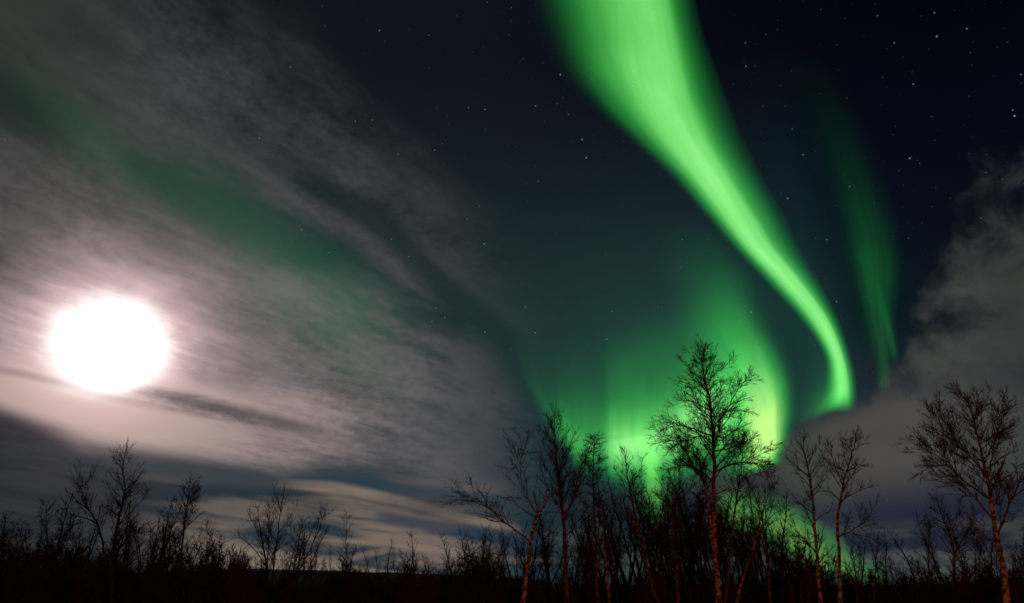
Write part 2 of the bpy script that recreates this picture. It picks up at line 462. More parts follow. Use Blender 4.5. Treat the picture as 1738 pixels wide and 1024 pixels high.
M_BIRCH = bark_material('birch_bark', (0.52, 0.36, 0.22), (0.035, 0.024, 0.018), 0.5)
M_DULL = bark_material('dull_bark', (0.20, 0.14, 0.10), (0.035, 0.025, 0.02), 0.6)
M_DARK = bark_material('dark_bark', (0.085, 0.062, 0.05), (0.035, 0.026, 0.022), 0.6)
m, q = material('twig_bark')
M_TWIG = finish(m, q, q.mix(q.noise(q.new('ShaderNodeTexCoord').outputs['Object'], 1.5, 2), (0.044, 0.023, 0.018), (0.074, 0.041, 0.031)), 0.8)
m, q = material('limb_bark')
M_LIMB = finish(m, q, q.mix(q.noise(q.new('ShaderNodeTexCoord').outputs['Object'], 3.0, 3), (0.060, 0.036, 0.028), (0.16, 0.105, 0.08)), 0.85)

# ------------------------------------------------------------------ aurora: glowing curtains high up and far away
def aurora_material(name, cross, length, strength, hue=(0.055, 0.62, 0.085), rays=0.0, ray_scale=14.0, warm=None, soft=0.0, ragged=0.0, strands=0.0, strand_scale=8.0):
    m, q = material(name)
    tc = q.new('ShaderNodeTexCoord')
    sp = q.new('ShaderNodeSeparateXYZ')
    q.put(sp.inputs[0], tc.outputs['UV'])
    u, v = S(q, sp.outputs[0]), S(q, sp.outputs[1])
    n = q.noise(q.vec(u * 1.6, v * 2.2, 1.7), 2.0, 2, 0.5)
    uu = u + (n - 0.5) * soft * u * (1.0 - u) * 4.0
    if ragged:                                   # rays reach down to different depths
        rg_n = q.noise(q.vec(v * ray_scale * 1.3, u * 0.4, 8.8), 1.0, 4, 0.6)
        uu = uu + (rg_n - 0.5) * 2.0 * ragged * q.smooth(u, 0.0, 0.15) * q.smooth(u, 0.9, 0.4)
    uu = uu.clamp()
    i = q.curve(uu, cross) * q.curve(v, length)
    if rays:
        rn = q.noise(q.vec(v * ray_scale, u * 0.9, 4.4), 1.0, 3, 0.55)
        i = i * (1.0 + (rn - 0.5) * 2.0 * rays)
    if strands:                                  # fine strands that run along it
        sn = q.noise(q.vec(u * strand_scale, v * 2.6, 6.1), 1.0, 5, 0.6, 0.35)
        i = i * (1.0 + (sn - 0.5) * 2.0 * strands)
    i = q.math('MAXIMUM', i, 0.0) * strength
    # brighter light is paler: green first, then the red and blue lines join in
    col = q.ramp(q.lerp(i, 0.0, 1.4), [(0.0, (hue[0] * 0.5, hue[1], hue[2] * 1.0)), (0.25, (hue[0] * 1.0, hue[1], hue[2] * 0.9)), (0.6, (hue[0] * 2.4, hue[1] * 1.05, hue[2] * 1.4)),
                                       (1.0, (hue[0] * 3.9, hue[1] * 1.08, hue[2] * 2.0))])
    if warm:
        col = q.mix((q.curve(v, warm) * q.smooth(i, 0.30, 1.25)).clamp(), col, (0.52, 0.86, 0.19))
    em = q.new('ShaderNodeEmission')
    q.put(em.inputs['Color'], col)
    q.put(em.inputs['Strength'], i)
    tr = q.new('ShaderNodeBsdfTransparent')
    ad = q.new('ShaderNodeAddShader')
    m.node_tree.links.new(em.outputs[0], ad.inputs[0])
    m.node_tree.links.new(tr.outputs[0], ad.inputs[1])
    o = q.new('ShaderNodeOutputMaterial')
    m.node_tree.links.new(ad.outputs[0], o.inputs['Surface'])
    m.cycles.emission_sampling = 'NONE'
    return m

def spline(vals, t):
    """Catmull-Rom through vals at parameter t in 0..1."""
    n = len(vals) - 1
    x = min(max(t, 0.0), 1.0) * n
    i = min(int(x), n - 1)
    f = x - i
    p = [vals[min(max(i + k, 0), n)] for k in (-1, 0, 1, 2)]
    def c(a, b, cc, d):
        return 0.5 * (2 * b + (cc - a) * f + (2 * a - 5 * b + 4 * cc - d) * f * f + (3 * b - a - 3 * cc + d) * f ** 3)
    if isinstance(p[0], (tuple, list)):
        return tuple(c(*k) for k in zip(*p))
    return c(*p)

def curtain(name, rows, dist, mat, nu=28, nv=90, lean=0.12):
    """A sheet through rows of (left, ridge, right) points; u runs across it, v along it. dist: metres at first and last row."""
    L = [(r[0][0], r[0][1]) for r in rows]; C = [(r[1][0], r[1][1]) for r in rows]; Rr = [(r[2][0], r[2][1]) for r in rows]
    vs, uv, fs = [], [], []
    base = at(*rows[-1][1], dist[1])
    for j in range(nv + 1):
        t = j / nv
        a, b, c = spline(L, t), spline(C, t), spline(Rr, t)
        d0 = dist[0] + (dist[1] - dist[0]) * t
        for i in range(nu + 1):
            s = i / nu
            if s < 0.5:
                k = s * 2; p = (a[0] + (b[0] - a[0]) * k, a[1] + (b[1] - a[1]) * k)
            else:
                k = s * 2 - 1; p = (b[0] + (c[0] - b[0]) * k, b[1] + (c[1] - b[1]) * k)
            w = at(p[0], p[1], d0 * (1 + lean * math.sin(s * math.pi) * math.sin(t * 5.0 + 0.6)))
            vs.append(w - base); uv.append((s, t))
    for j in range(nv):
        for i in range(nu):
            a = j * (nu + 1) + i
            fs.append((a, a + 1, a + nu + 2, a + nu + 1))
    me = bpy.data.meshes.new(name)
    me.from_pydata([tuple(x) for x in vs], [], fs)
    ul = me.uv_layers.new(name='UVMap')
    for lp in me.loops:
        ul.data[lp.index].uv = uv[lp.vertex_index]
    me.materials.append(mat)
    me.polygons.foreach_set('use_smooth', [True] * len(me.polygons))
    o = link(name, me)
    o.location = base
    return o

def row(y, l, c, r, yl=None, yr=None):
    return ((l, y if yl is None else yl), (c, y), (r, y if yr is None else yr))

# the great ribbon
rib = [row(-60, 874, 1092, 1174), row(0, 890, 1104, 1182), row(60, 912, 1114, 1196), row(120, 942, 1122, 1218), row(180, 995, 1136, 1240), row(240, 1062, 1164, 1266), row(300, 1130, 1204, 1296),
       row(360, 1184, 1246, 1330), row(420, 1238, 1288, 1358), row(480, 1294, 1344, 1393), row(540, 1351, 1392, 1424), row(600, 1393, 1421, 1444), row(650, 1396, 1432, 1455), row(700, 1388, 1432, 1458)]
o = curtain('aurora_ribbon', rib, (9000, 16000),
            aurora_material('aurora_light', [(0, 0), (0.06, 0.012), (0.15, 0.15), (0.27, 0.52), (0.38, 0.88), (0.49, 1.0), (0.60, 0.90), (0.75, 0.36), (0.90, 0.07), (1, 0)],
                            [(0, 0.75), (0.1, 0.82), (0.25, 0.92), (0.4, 0.97), (0.55, 1.0), (0.7, 1.0), (0.85, 0.98), (0.93, 0.9), (0.965, 0.55), (0.985, 0.15), (1, 0)], 1.3, rays=0.16, ray_scale=5.0, soft=0.07, strands=0.24, strand_scale=6.0))
tag(o, 'bright green aurora ribbon sweeping down from the top of the sky to the grey cloud', 'aurora')
# the veil that hangs inside its lower bend
inn = [row(520, 1290, 1345, 1392), row(570, 1325, 1388, 1412), row(620, 1345, 1412, 1432), row(660, 1345, 1410, 1440), row(690, 1335, 1390, 1440, 712, 676), row(716, 1325, 1380, 1440, 732, 690)]
o = curtain('aurora_veil', inn, (14500, 15000),
            aurora_material('aurora_veil_light', [(0, 0), (0.2, 0.10), (0.4, 0.32), (0.6, 0.8), (0.75, 1.0), (0.9, 0.5), (1, 0)], [(0, 0), (0.25, 0.15), (0.55, 0.6), (0.75, 1.0), (0.86, 0.75), (0.94, 0.15), (1, 0)], 0.42, soft=0.1))
tag(o, 'dim green veil of aurora inside the lower bend of the bright ribbon', 'aurora')
# the faint ribbon beside it
fnt = [row(90, 1270, 1350, 1420), row(170, 1310, 1385, 1462), row(250, 1345, 1418, 1492), row(330, 1375, 1446, 1515), row(400, 1402, 1465, 1530), row(460, 1425, 1476, 1532), row(520, 1445, 1484, 1525), row(580, 1462, 1493, 1515), row(630, 1474, 1500, 1514), row(665, 1478, 1502, 1516)]
o = curtain('aurora_ribbon', fnt, (12000, 17000),
            aurora_material('aurora_faint_light', [(0, 0), (0.15, 0.06), (0.35, 0.5), (0.55, 1.0), (0.72, 0.75), (0.88, 0.2), (1, 0)], [(0, 0), (0.15, 0.10), (0.3, 0.28), (0.45, 0.62), (0.58, 1.0), (0.7, 0.85), (0.82, 0.75), (0.93, 0.7), (0.975, 0.2), (1, 0)], 0.10, rays=0.3, ray_scale=6.0, soft=0.2, strands=0.5, strand_scale=6.0))
tag(o, 'faint dark green ribbon of aurora in the black sky east of the bright ribbon', 'aurora')
# its detached filament
fil = [row(470, 1468, 1484, 1500), row(510, 1478, 1494, 1510), row(550, 1490, 1506, 1520), row(590, 1502, 1514, 1526), row(615, 1508, 1518, 1530)]
o = curtain('aurora_filament', fil, (16000, 16500),
            aurora_material('aurora_filament_light', [(0, 0), (0.25, 0.3), (0.55, 1), (0.8, 0.3), (1, 0)], [(0, 0), (0.4, 0.6), (0.7, 1), (0.9, 0.4), (1, 0)], 0.085), nu=10, nv=20)
tag(o, 'short thin filament of aurora slanting from the faint ribbon to the cloud edge', 'aurora')
# the fold behind the tall birch
fld = [row(380, 1080, 1180, 1262), row(440, 1100, 1205, 1285), row(500, 1120, 1228, 1305), row(550, 1140, 1250, 1322), row(600, 1165, 1275, 1342), row(650, 1190, 1296, 1356), row(700, 1205, 1306, 1356), row(745, 1215, 1306, 1346), row(776, 1220, 1302, 1336, 800, 770), row(800, 1220, 1298, 1334, 822, 786)]
o = curtain('aurora_fold', fld, (17000, 18500),
            aurora_material('aurora_fold_light', [(0, 0), (0.12, 0.12), (0.28, 0.48), (0.42, 0.92), (0.53, 1.0), (0.66, 0.72), (0.80, 0.26), (0.9, 0.05), (1, 0)], [(0, 0), (0.15, 0.05), (0.3, 0.17), (0.45, 0.48), (0.6, 0.84), (0.72, 0.96), (0.83, 1.0), (0.91, 0.88), (0.965, 0.25), (1, 0)], 1.3,
                            warm=[(0, 0), (0.45, 0.0), (0.62, 0.35), (0.76, 0.8), (0.88, 0.5), (1, 0.1)], rays=0.22, ray_scale=2.0, soft=0.1, strands=0.2, strand_scale=5.0, ragged=0.06))
tag(o, 'brightest yellow green fold of aurora just behind the crown of the tall birch', 'aurora')
# the curtain to its left: rows run from its west end to its east end, u from lower border up
cur = [((890, 660), (876, 595), (860, 470)), ((915, 720), (904, 650), (890, 510)), ((950, 775), (940, 705), (928, 560)), ((990, 815), (982, 735), (975, 560)), ((1035, 838), (1030, 745), (1026, 545)),
       ((1085, 852), (1075, 738), (1076, 530)), ((1130, 852), (1120, 722), (1132, 505)), ((1180, 840), (1170, 700), (1188, 470)), ((1235, 822), (1225, 690), (1240, 430)), ((1290, 806), (1275, 690), (1285, 440))]
o = curtain('aurora_curtain', cur, (17500, 18000),
            aurora_material('aurora_curtain_light', [(0, 0), (0.08, 0.05), (0.2, 0.34), (0.34, 0.86), (0.43, 1.0), (0.51, 0.82), (0.60, 0.46), (0.70, 0.20), (0.84, 0.06), (0.94, 0.012), (1, 0)],
                            [(0, 0), (0.1, 0.03), (0.2, 0.11), (0.28, 0.34), (0.33, 0.42), (0.40, 0.36), (0.46, 0.78), (0.54, 0.98), (0.62, 0.9), (0.72, 0.8), (0.82, 0.9), (0.92, 0.6), (1, 0)], 1.4, rays=0.13, ray_scale=6.0, soft=0.18, ragged=0.10), nu=40)
tag(o, 'wide green aurora curtain with ragged rays, behind the tops of the thin trees', 'aurora')
# bright streak running down it to the thicket
stk = [row(690, 1055, 1095, 1130), row(740, 1062, 1098, 1132), row(790, 1068, 1105, 1138), row(830, 1072, 1112, 1142), row(870, 1078, 1118, 1146), row(900, 1085, 1120, 1150)]
o = curtain('aurora_ray', stk, (18500, 19000),
            aurora_material('aurora_ray_light', [(0, 0), (0.2, 0.15), (0.5, 1), (0.8, 0.2), (1, 0)], [(0, 0), (0.25, 0.45), (0.5, 1), (0.72, 0.8), (0.9, 0.2), (1, 0)], 0.55, hue=(0.11, 0.60, 0.075), rays=0.5, ray_scale=7.0, soft=0.25), nu=16, nv=30)
tag(o, 'green ray of aurora dropping from the curtain into the thicket left of the tall birch', 'aurora')
# the low end, seen under the cloud
lo = [((1205, 890), (1212, 850), (1220, 812)), ((1250, 915), (1260, 868), (1272, 822)), ((1300, 940), (1314, 892), (1330, 842)), ((1348, 965), (1362, 918), (1378, 868)), ((1395, 986), (1409, 946), (1422, 902)), ((1445, 1000), (1456, 972), (1468, 936)), ((1500, 1010), (1512, 992), (1522, 962))]
o = curtain('aurora_low_band', lo, (21000, 22000),
            aurora_material('aurora_low_light', [(0, 0), (0.2, 0.3), (0.45, 1), (0.62, 0.8), (0.85, 0.25), (1, 0)], [(0, 0), (0.15, 0.7), (0.35, 0.95), (0.5, 1), (0.65, 0.85), (0.82, 0.6), (1, 0)], 0.56, hue=(0.15, 0.56, 0.065), rays=1.1, ray_scale=9.0, soft=0.45), nu=24, nv=40)
tag(o, 'low slanting green band of aurora under the grey cloud, behind bare trunks near the horizon', 'aurora')

# ------------------------------------------------------------------ the moon
m, q = material('moon_light')
nz = q.noise(q.new('ShaderNodeTexCoord').outputs['Object'], 0.004, 4, 0.5)
em = q.new('ShaderNodeEmission')
q.put(em.inputs['Color'], q.mix(nz, (1.0, 0.95, 0.92), (1.0, 0.98, 0.96)))
em.inputs['Strength'].default_value = 1.6
oo = q.new('ShaderNodeOutputMaterial')
m.node_tree.links.new(em.outputs[0], oo.inputs['Surface'])
m.cycles.emission_sampling = 'NONE'
import bmesh
bm = bmesh.new()
bmesh.ops.create_icosphere(bm, subdivisions=5, radius=30000 * math.tan(R(1.8)))
me = bpy.data.meshes.new('moon'); bm.to_mesh(me); bm.free()
me.materials.append(m)
me.polygons.foreach_set('use_smooth', [True] * len(me.polygons))
moon = link('moon', me)
moon.location = Vector((0, 0, CAM_H)) + ray(186, 586).normalized() * 30000
tag(moon, 'dazzling white full moon burning through thin cloud above the bare trees', 'moon')

# ------------------------------------------------------------------ ground, hills, undergrowth
def grid_mesh(name, x0, x1, y0, y1, nx, ny, h, mat):
    vs, fs = [], []
    for j in range(ny + 1):
        for i in range(nx + 1):
            x, y = x0 + (x1 - x0) * i / nx, y0 + (y1 - y0) * j / ny
            vs.append((x, y, h(x, y)))
    for j in range(ny):
        for i in range(nx):
            a = j * (nx + 1) + i
            fs.append((a, a + 1, a + nx + 2, a + nx + 1))
    me = bpy.data.meshes.new(name)
    me.from_pydata(vs, [], fs)
    me.materials.append(mat)
    me.polygons.foreach_set('use_smooth', [True] * len(me.polygons))
    return me

m, q = material('heath')
tcn = q.new('ShaderNodeTexCoord').outputs['Object']
M_HEATH = finish(m, q, q.mix(q.smooth(q.noise(tcn, 0.6, 6, 0.65), 0.35, 0.65), (0.010, 0.009, 0.006), (0.022, 0.018, 0.011)), 0.95, q.noise(tcn, 3.0, 5, 0.7), 0.8, 0.1)
m, q = material('hill_forest')
tcn = q.new('ShaderNodeTexCoord').outputs['Object']
M_HILL = finish(m, q, q.mix(q.smooth(q.noise(tcn, 0.01, 6, 0.65), 0.35, 0.65), (0.035, 0.050, 0.042), (0.075, 0.085, 0.07)), 0.95)

def ground_h(x, y):
    return 0.12 * math.sin(x * 0.11 + 1.0) * math.sin(y * 0.07) * min(1.0, max(0.0, (y - 8) / 20))
ground = link('ground', grid_mesh('ground', -30000, 30000, -2000, 40000, 60, 42, lambda x, y: -0.16, M_HEATH))
tag(ground, 'dark heath ground', None, None, 'structure')
near = link('ground_near', grid_mesh('ground_near', -140, 140, -30, 200, 120, 100, lambda x, y: ground_h(x, y), M_HEATH))
tag(near, 'dark uneven heath under the trees', None, None, 'structure')
near.name = 'terrain'

def hill_h(px_list, d):
    pts = [(at(x, y, d).x, at(x, y, d).z) for x, y in px_list]
    def f(x):
        for (a, za), (b, zb) in zip(pts, pts[1:]):
            if a <= x <= b:
                k = (x - a) / (b - a); k = k * k * (3 - 2 * k)
                return za + (zb - za) * k
        return pts[0][1] if x < pts[0][0] else pts[-1][1]
    return f
hf = hill_h([(-300, 975), (0, 968), (200, 972), (470, 966), (560, 969), (700, 973), (860, 981), (960, 990), (1200, 993), (1500, 994), (1738, 990), (2000, 986)], 3200)
def hh(x, y):
    k = max(0.0, 1 - abs(y - 3200) / 900.0)
    return (hf(x) + 1.6 * math.sin(x * 0.021) + 1.1 * math.sin(x * 0.057 + 1)) * (k * k * (3 - 2 * k)) - 0.4
hills = link('hills', grid_mesh('hills', -4200, 4200, 2300, 4100, 240, 18, hh, M_HILL))
tag(hills, 'low dark hill on the horizon', None, None, 'structure')

# ------------------------------------------------------------------ trees
rnd = random.Random(7)

def wander(p0, d0, length, n, rg, up=0.0, droop=0.0, wob=0.12):
    """A crooked path of n segments that bends up, and droops towards its tip."""
    pts, d, p = [p0], d0.normalized(), p0
    s = length / n
    for i in range(n):
        k = (i + 1) / n
        d = (d + Vector((rg.gauss(0, wob), rg.gauss(0, wob), rg.gauss(0, wob))) + Vector((0, 0, up - droop * k))).normalized()
        p = p + d * s
        pts.append(p)
    return pts

def point_on(pts, t):
    n = len(pts) - 1
    x = min(max(t, 0.0), 0.9999) * n
    i = int(x)
    return pts[i].lerp(pts[i + 1], x - i), (pts[i + 1] - pts[i]).normalized()

def path_len(pts):
    return sum((b - a).length for a, b in zip(pts, pts[1:]))

def taper(n, r0, r1, power=1.0):
    return [r0 + (r1 - r0) * (i / (n - 1)) ** power for i in range(n)]

TWIG_R = 0.0095

def side_dir(t, rg, spread):
    a = t.orthogonal().normalized()
    b = t.cross(a)
    ph = rg.uniform(0, 2 * math.pi)
    o = a * math.cos(ph) + b * math.sin(ph)
    return (t * math.cos(spread) + o * math.sin(spread)).normalized()

def sprout(tb, pts, r0, rg, level, dens=1.0, start=0.15, ratio=0.42, droop=0.05, minlen=0.22, up=0.06, r_min=TWIG_R, spread=(32, 58)):
    """Side twigs along a branch, and theirs in turn."""
    L = path_len(pts)
    n = int(L * dens * (4.1 if level == 0 else 5.4) * rg.uniform(0.85, 1.2)) + 1
    for _ in range(n):
        t = start + (1 - start) * (rg.random() ** 0.9)
        p, d = point_on(pts, t)
        ln = L * ratio * (1.08 - t * 0.72) * rg.uniform(0.55, 1.25)
        if level == 0:
            ln = min(ln, 2.6)
        ln = max(ln, minlen)
        sd = side_dir(d, rg, R(rg.uniform(*spread)))
        sd = (sd + Vector((0, 0, 0.18))).normalized()
        k = max(3, min(6, int(ln / 0.28)))
        q = wander(p, sd, ln, k, rg, up, droop * (1 + level), 0.10 if level == 0 else 0.075)
        rr = max(r_min, min(r0 * (1 - t * 0.7) * 0.5, 0.006 + ln * 0.011))
        tb.add(q, taper(len(q), rr, r_min * 0.7), 3)
        if level < 2 and ln > minlen * 1.7:
            sprout(tb, q, rr, rg, level + 1, dens, 0.12, ratio, droop, minlen, up, r_min, spread)

def smooth_path(pts, per=4):
    n = (len(pts) - 1) * per
    v = [tuple(p) for p in pts]
    return [Vector(spline(v, i / n)) for i in range(n + 1)]

def wiggle(pts, rg, amp):
    n = len(pts)
    return [p + Vector((rg.gauss(0, amp), rg.gauss(0, amp), rg.gauss(0, amp * 0.4))) * (1 if 0 < i < n - 1 else 0) for i, p in enumerate(pts)]

def traced(pix, Y, rg, depth=0.0):
    """World path of a stem or limb whose points were read off the photograph; depth leans it away from or towards us."""
    n = len(pix) - 1
    L = sum(math.dist(a, b) for a, b in zip(pix, pix[1:])) / F_PX * Y
    return [at(x, y, Y + depth * L * (i / n) ** 1.2) for i, (x, y) in enumerate(pix)]

HEROES = []
def hero(name, label, Y, trunk, diam, limbs=(), stems=(), dens=1.0, mat=M_BIRCH, crown_from=0.35, extra=14, ext_len=0.16, seed=0, droop=0.05, up=0.06, spread=(26, 52), ratio=0.47, group=None, sides=(30, 55), rmin=TWIG_R):
    rg = random.Random(1000 + seed)
    extra, ext_len = int(extra * 1.5), ext_len * 1.2
    tr = traced(trunk, Y, rg)
    d = (tr[0] - tr[1]).normalized()
    if d.z > -0.5:
        d = Vector((d.x * 0.3, 0, -1)).normalized()
    if tr[0].z > -0.1:
        tr = [tr[0] + d * ((tr[0].z + 0.25) / -d.z)] + tr
    foot = Vector((tr[0].x, tr[0].y, ground_h(tr[0].x, tr[0].y)))
    root = link(name, None)
    root.location = foot
    tag(root, label, 'tree', group)
    H = tr[-1].z - foot.z
    P = wiggle(smooth_path(tr, 5), rg, 0.012 + H * 0.0010)
    r0 = diam / 2
    rads = [max(0.012, r0 * (1 - 0.93 * (i / (len(P) - 1)) ** 0.9) * (1 + 0.35 * math.exp(-max(P[i].z, 0) / 0.5))) for i in range(len(P))]
    tb = Tubes(foot); tb.add(P, rads, 10)
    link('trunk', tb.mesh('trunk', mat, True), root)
    def rad_at(p):
        k = min(range(len(P)), key=lambda i: (P[i] - p).length)
        return rads[k]
    crown = Tubes(foot)
    # limbs read off the photograph
    for i, lb in enumerate(list(stems) + list(limbs)):
        is_stem = i < len(stems)
        dp = rg.uniform(-0.45, 0.45) if not is_stem else rg.uniform(-0.1, 0.1)
        q = traced(lb, Y, rg, dp)
        if is_stem and q[0].z < 1.2:
            q = [Vector((q[0].x, q[0].y, -0.2))] + q
        j = min(P, key=lambda p: (p - q[0]).length)
        if (j - q[0]).length < 0.8:
            q[0] = j.copy()
        q = wiggle(smooth_path(q, 4), rg, 0.03)
        rb = min(rad_at(q[0]) * (0.85 if is_stem else 0.62), 0.018 + path_len(q) * (0.022 if is_stem else 0.016))
        lt = Tubes(foot); lt.add(q, taper(len(q), rb, TWIG_R * 0.9, 0.8), 6)
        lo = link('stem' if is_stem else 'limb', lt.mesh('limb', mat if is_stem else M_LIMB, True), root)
        tw = Tubes(foot)
        sprout(tw, q, rb, rg, 0, dens * (0.6 if is_stem else 1.05), 0.30 if is_stem else 0.12, ratio, droop, 0.22, up, rmin, spread)
        if len(tw.f) < 1000:                        # a twig or two belong to the limb itself
            tw2 = Tubes(foot); tw2.add(q, taper(len(q), rb, TWIG_R * 0.9, 0.8), 6)
            k0 = len(tw2.v)
            tw2.v += tw.v
            tw2.f += [tuple(i + k0 for i in f) for f in tw.f]
            lo.data = tw2.mesh('limb', mat if is_stem else M_LIMB, True)
        else:
            link('twigs', tw.mesh('twigs', M_TWIG), lo)
    # and the smaller ones all round the trunk
    for k in range(extra):
        t = crown_from + (0.97 - crown_from) * (k + rg.random()) / extra
        p, d = point_on(P, t)
        ln = H * ext_len * (1.15 - 0.85 * (t - crown_from) / (1 - crown_from)) * rg.uniform(0.65, 1.25) + 0.35
        ph = k * 2.4 + rg.uniform(-0.6, 0.6)
        a = R(rg.uniform(*sides))
        sd = (Vector((math.cos(ph), math.sin(ph), 0)) * math.sin(a) + d * math.cos(a)).normalized()
        q = wander(p, sd, ln, 6, rg, up, droop, 0.10)
        rb = max(TWIG_R, min(rad_at(p) * 0.5, 0.010 + ln * 0.013))
        crown.add(q, taper(len(q), rb, TWIG_R * 0.8), 4)
        sprout(crown, q, rb, rg, 0, dens, 0.1, ratio, droop, 0.22, up, rmin, spread)
    top_pts = P[int(len(P) * 0.8):]
    sprout(crown, top_pts, 0.03, rg, 0, dens * 1.2, 0.1, ratio * 1.2, droop, 0.22, up, rmin, spread)
    link('crown', crown.mesh('crown', M_TWIG), root)
    HEROES.append(root)
    return root

# the tall birch in front of the aurora
hero('birch_tree', 'tallest bare birch, with orange lit speckled trunk, in front of the brightest aurora', 40,
     [(1221, 1024), (1214, 945), (1212, 877), (1212, 787), (1210, 741), (1205, 687), (1198, 651), (1192, 620), (1190, 588)], 0.36,
     limbs=[[(1198, 652), (1182, 638), (1166, 622), (1152, 605)], [(1199, 648), (1212, 636), (1230, 622), (1247, 602)], [(1196, 640), (1206, 612), (1216, 592)],
            [(1210, 738), (1216, 719), (1239, 687), (1255, 655), (1273, 645)], [(1239, 687), (1258, 680), (1278, 672)],
            [(1205, 696), (1178, 682), (1160, 682), (1142, 690)], [(1204, 680), (1185, 662), (1165, 650), (1148, 648)],
            [(1207, 759), (1191, 741), (1157, 750), (1130, 744), (1105, 724)], [(1191, 741), (1165, 725), (1140, 720), (1125, 728)],
            [(1157, 750), (1140, 760), (1122, 780)], [(1211, 745), (1232, 742), (1252, 725), (1262, 705)],
            [(1212, 765), (1236, 762), (1262, 752), (1280, 742)],
            [(1214, 805), (1241, 788), (1277, 786), (1303, 803), (1314, 832)], [(1212, 830), (1190, 800), (1160, 790), (1130, 800)],
            [(1213, 850), (1240, 830), (1262, 835)]],
     stems=[[(1219, 985), (1207, 900), (1196, 823), (1173, 787), (1157, 755)]], dens=1.35, crown_from=0.40, extra=34, ext_len=0.13, seed=1, droop=0.08)

hero('birch_tree', 'forked birch with an orange trunk and a long drooping limb reaching out towards the moon', 38,
     [(888, 1024), (893, 982), (899, 932), (904, 902), (911, 878), (925, 855), (928, 824), (921, 806), (918, 790)], 0.27,
     limbs=[[(898, 915), (874, 900), (854, 885), (827, 861), (804, 845), (785, 843), (764, 857)], [(827, 861), (818, 838), (800, 826)], [(854, 885), (835, 884), (812, 876)],
            [(911, 875), (904, 861), (888, 824), (883, 794), (891, 761), (899, 738)], [(883, 794), (868, 765), (857, 736)], [(884, 791), (861, 796), (837, 789)],
            [(901, 876), (881, 861), (868, 845), (850, 846)], [(926, 850), (940, 838), (955, 815)], [(906, 900), (925, 898), (945, 905)], [(889, 765), (905, 772), (925, 790)]],
     dens=0.75, extra=5, crown_from=0.55, seed=2, droop=0.10)

hero('birch_tree', 'slender straight birch with a narrow pointed crown rising beside the forked birch', 44,
     [(962, 1024), (958, 915), (952, 848), (945, 781), (942, 740), (940, 704)], 0.33, mat=M_DULL,
     limbs=[[(955, 880), (975, 845), (990, 800), (996, 770)], [(950, 830), (930, 800), (915, 770)], [(948, 800), (965, 770), (972, 735)], [(947, 790), (925, 762), (920, 735)], [(958, 910), (985, 880), (1000, 862)]],
     dens=1.1, extra=30, crown_from=0.38, ext_len=0.13, seed=3, sides=(22, 42), droop=0.0, up=0.09)
hero('bare_tree', 'narrow dense tree with short level branches and a bushy pointed top', 46,
     [(1014, 1024), (1010, 915), (1007, 814), (1008, 770), (1009, 738)], 0.26, mat=M_DULL,
     dens=1.7, extra=64, crown_from=0.30, ext_len=0.085, seed=4, sides=(60, 85), droop=0.06, up=0.03)
hero('bare_tree', 'thin trunk with reddish bark standing close behind the narrow dense tree', 45,
     [(1034, 1024), (1028, 950), (1022, 890), (1016, 838), (1012, 800)], 0.22, mat=M_BIRCH, dens=0.8, extra=12, ext_len=0.10, seed=5)
hero('bare_tree', 'thin tree with a long trunk leaning left in front of the green aurora ray', 42,
     [(1116, 1024), (1099, 959), (1083, 898), (1069, 831), (1064, 800), (1059, 764)], 0.24, mat=M_DULL,
     limbs=[[(1072, 845), (1055, 815), (1040, 790)], [(1069, 831), (1085, 800), (1092, 775)], [(1083, 898), (1060, 870), (1040, 850)]],
     dens=1.0, extra=24, crown_from=0.42, ext_len=0.10, seed=6, sides=(30, 55))
hero('bare_tree', 'straight dark tree with a full crown left of the tallest birch', 47,
     [(1151, 1024), (1149, 944), (1152, 880), (1153, 830), (1150, 775)], 0.26, mat=M_DULL,
     limbs=[[(1152, 880), (1130, 840), (1115, 800)], [(1153, 860), (1175, 820), (1185, 790)], [(1150, 905), (1125, 880), (1105, 862)]], dens=1.2, extra=26, ext_len=0.14, seed=7)
hero('bare_tree', 'thin dark tree with high arching top just right of the tallest birch', 46,
     [(1231, 1024), (1242, 909), (1250, 850), (1256, 810), (1260, 770), (1263, 728)], 0.20, mat=M_DULL, dens=1.1, extra=24, ext_len=0.11, crown_from=0.4, seed=8)
hero('bare_tree', 'crooked tree bending left, second trunk right of the tallest birch', 43,
     [(1308, 1024), (1304, 970), (1295, 891), (1288, 859), (1272, 822), (1252, 800)], 0.20, mat=M_DULL,
     limbs=[[(1290, 868), (1305, 835), (1310, 800)], [(1295, 895), (1318, 870), (1335, 862)]], dens=1.0, extra=16, ext_len=0.13, seed=9)
hero('bare_tree', 'short reddish trunk leaning right among the dark undergrowth', 39,
     [(1250, 1024), (1260, 985), (1271, 953), (1282, 922), (1290, 895)], 0.18, mat=M_BIRCH, dens=0.8, extra=10, ext_len=0.16, seed=10)

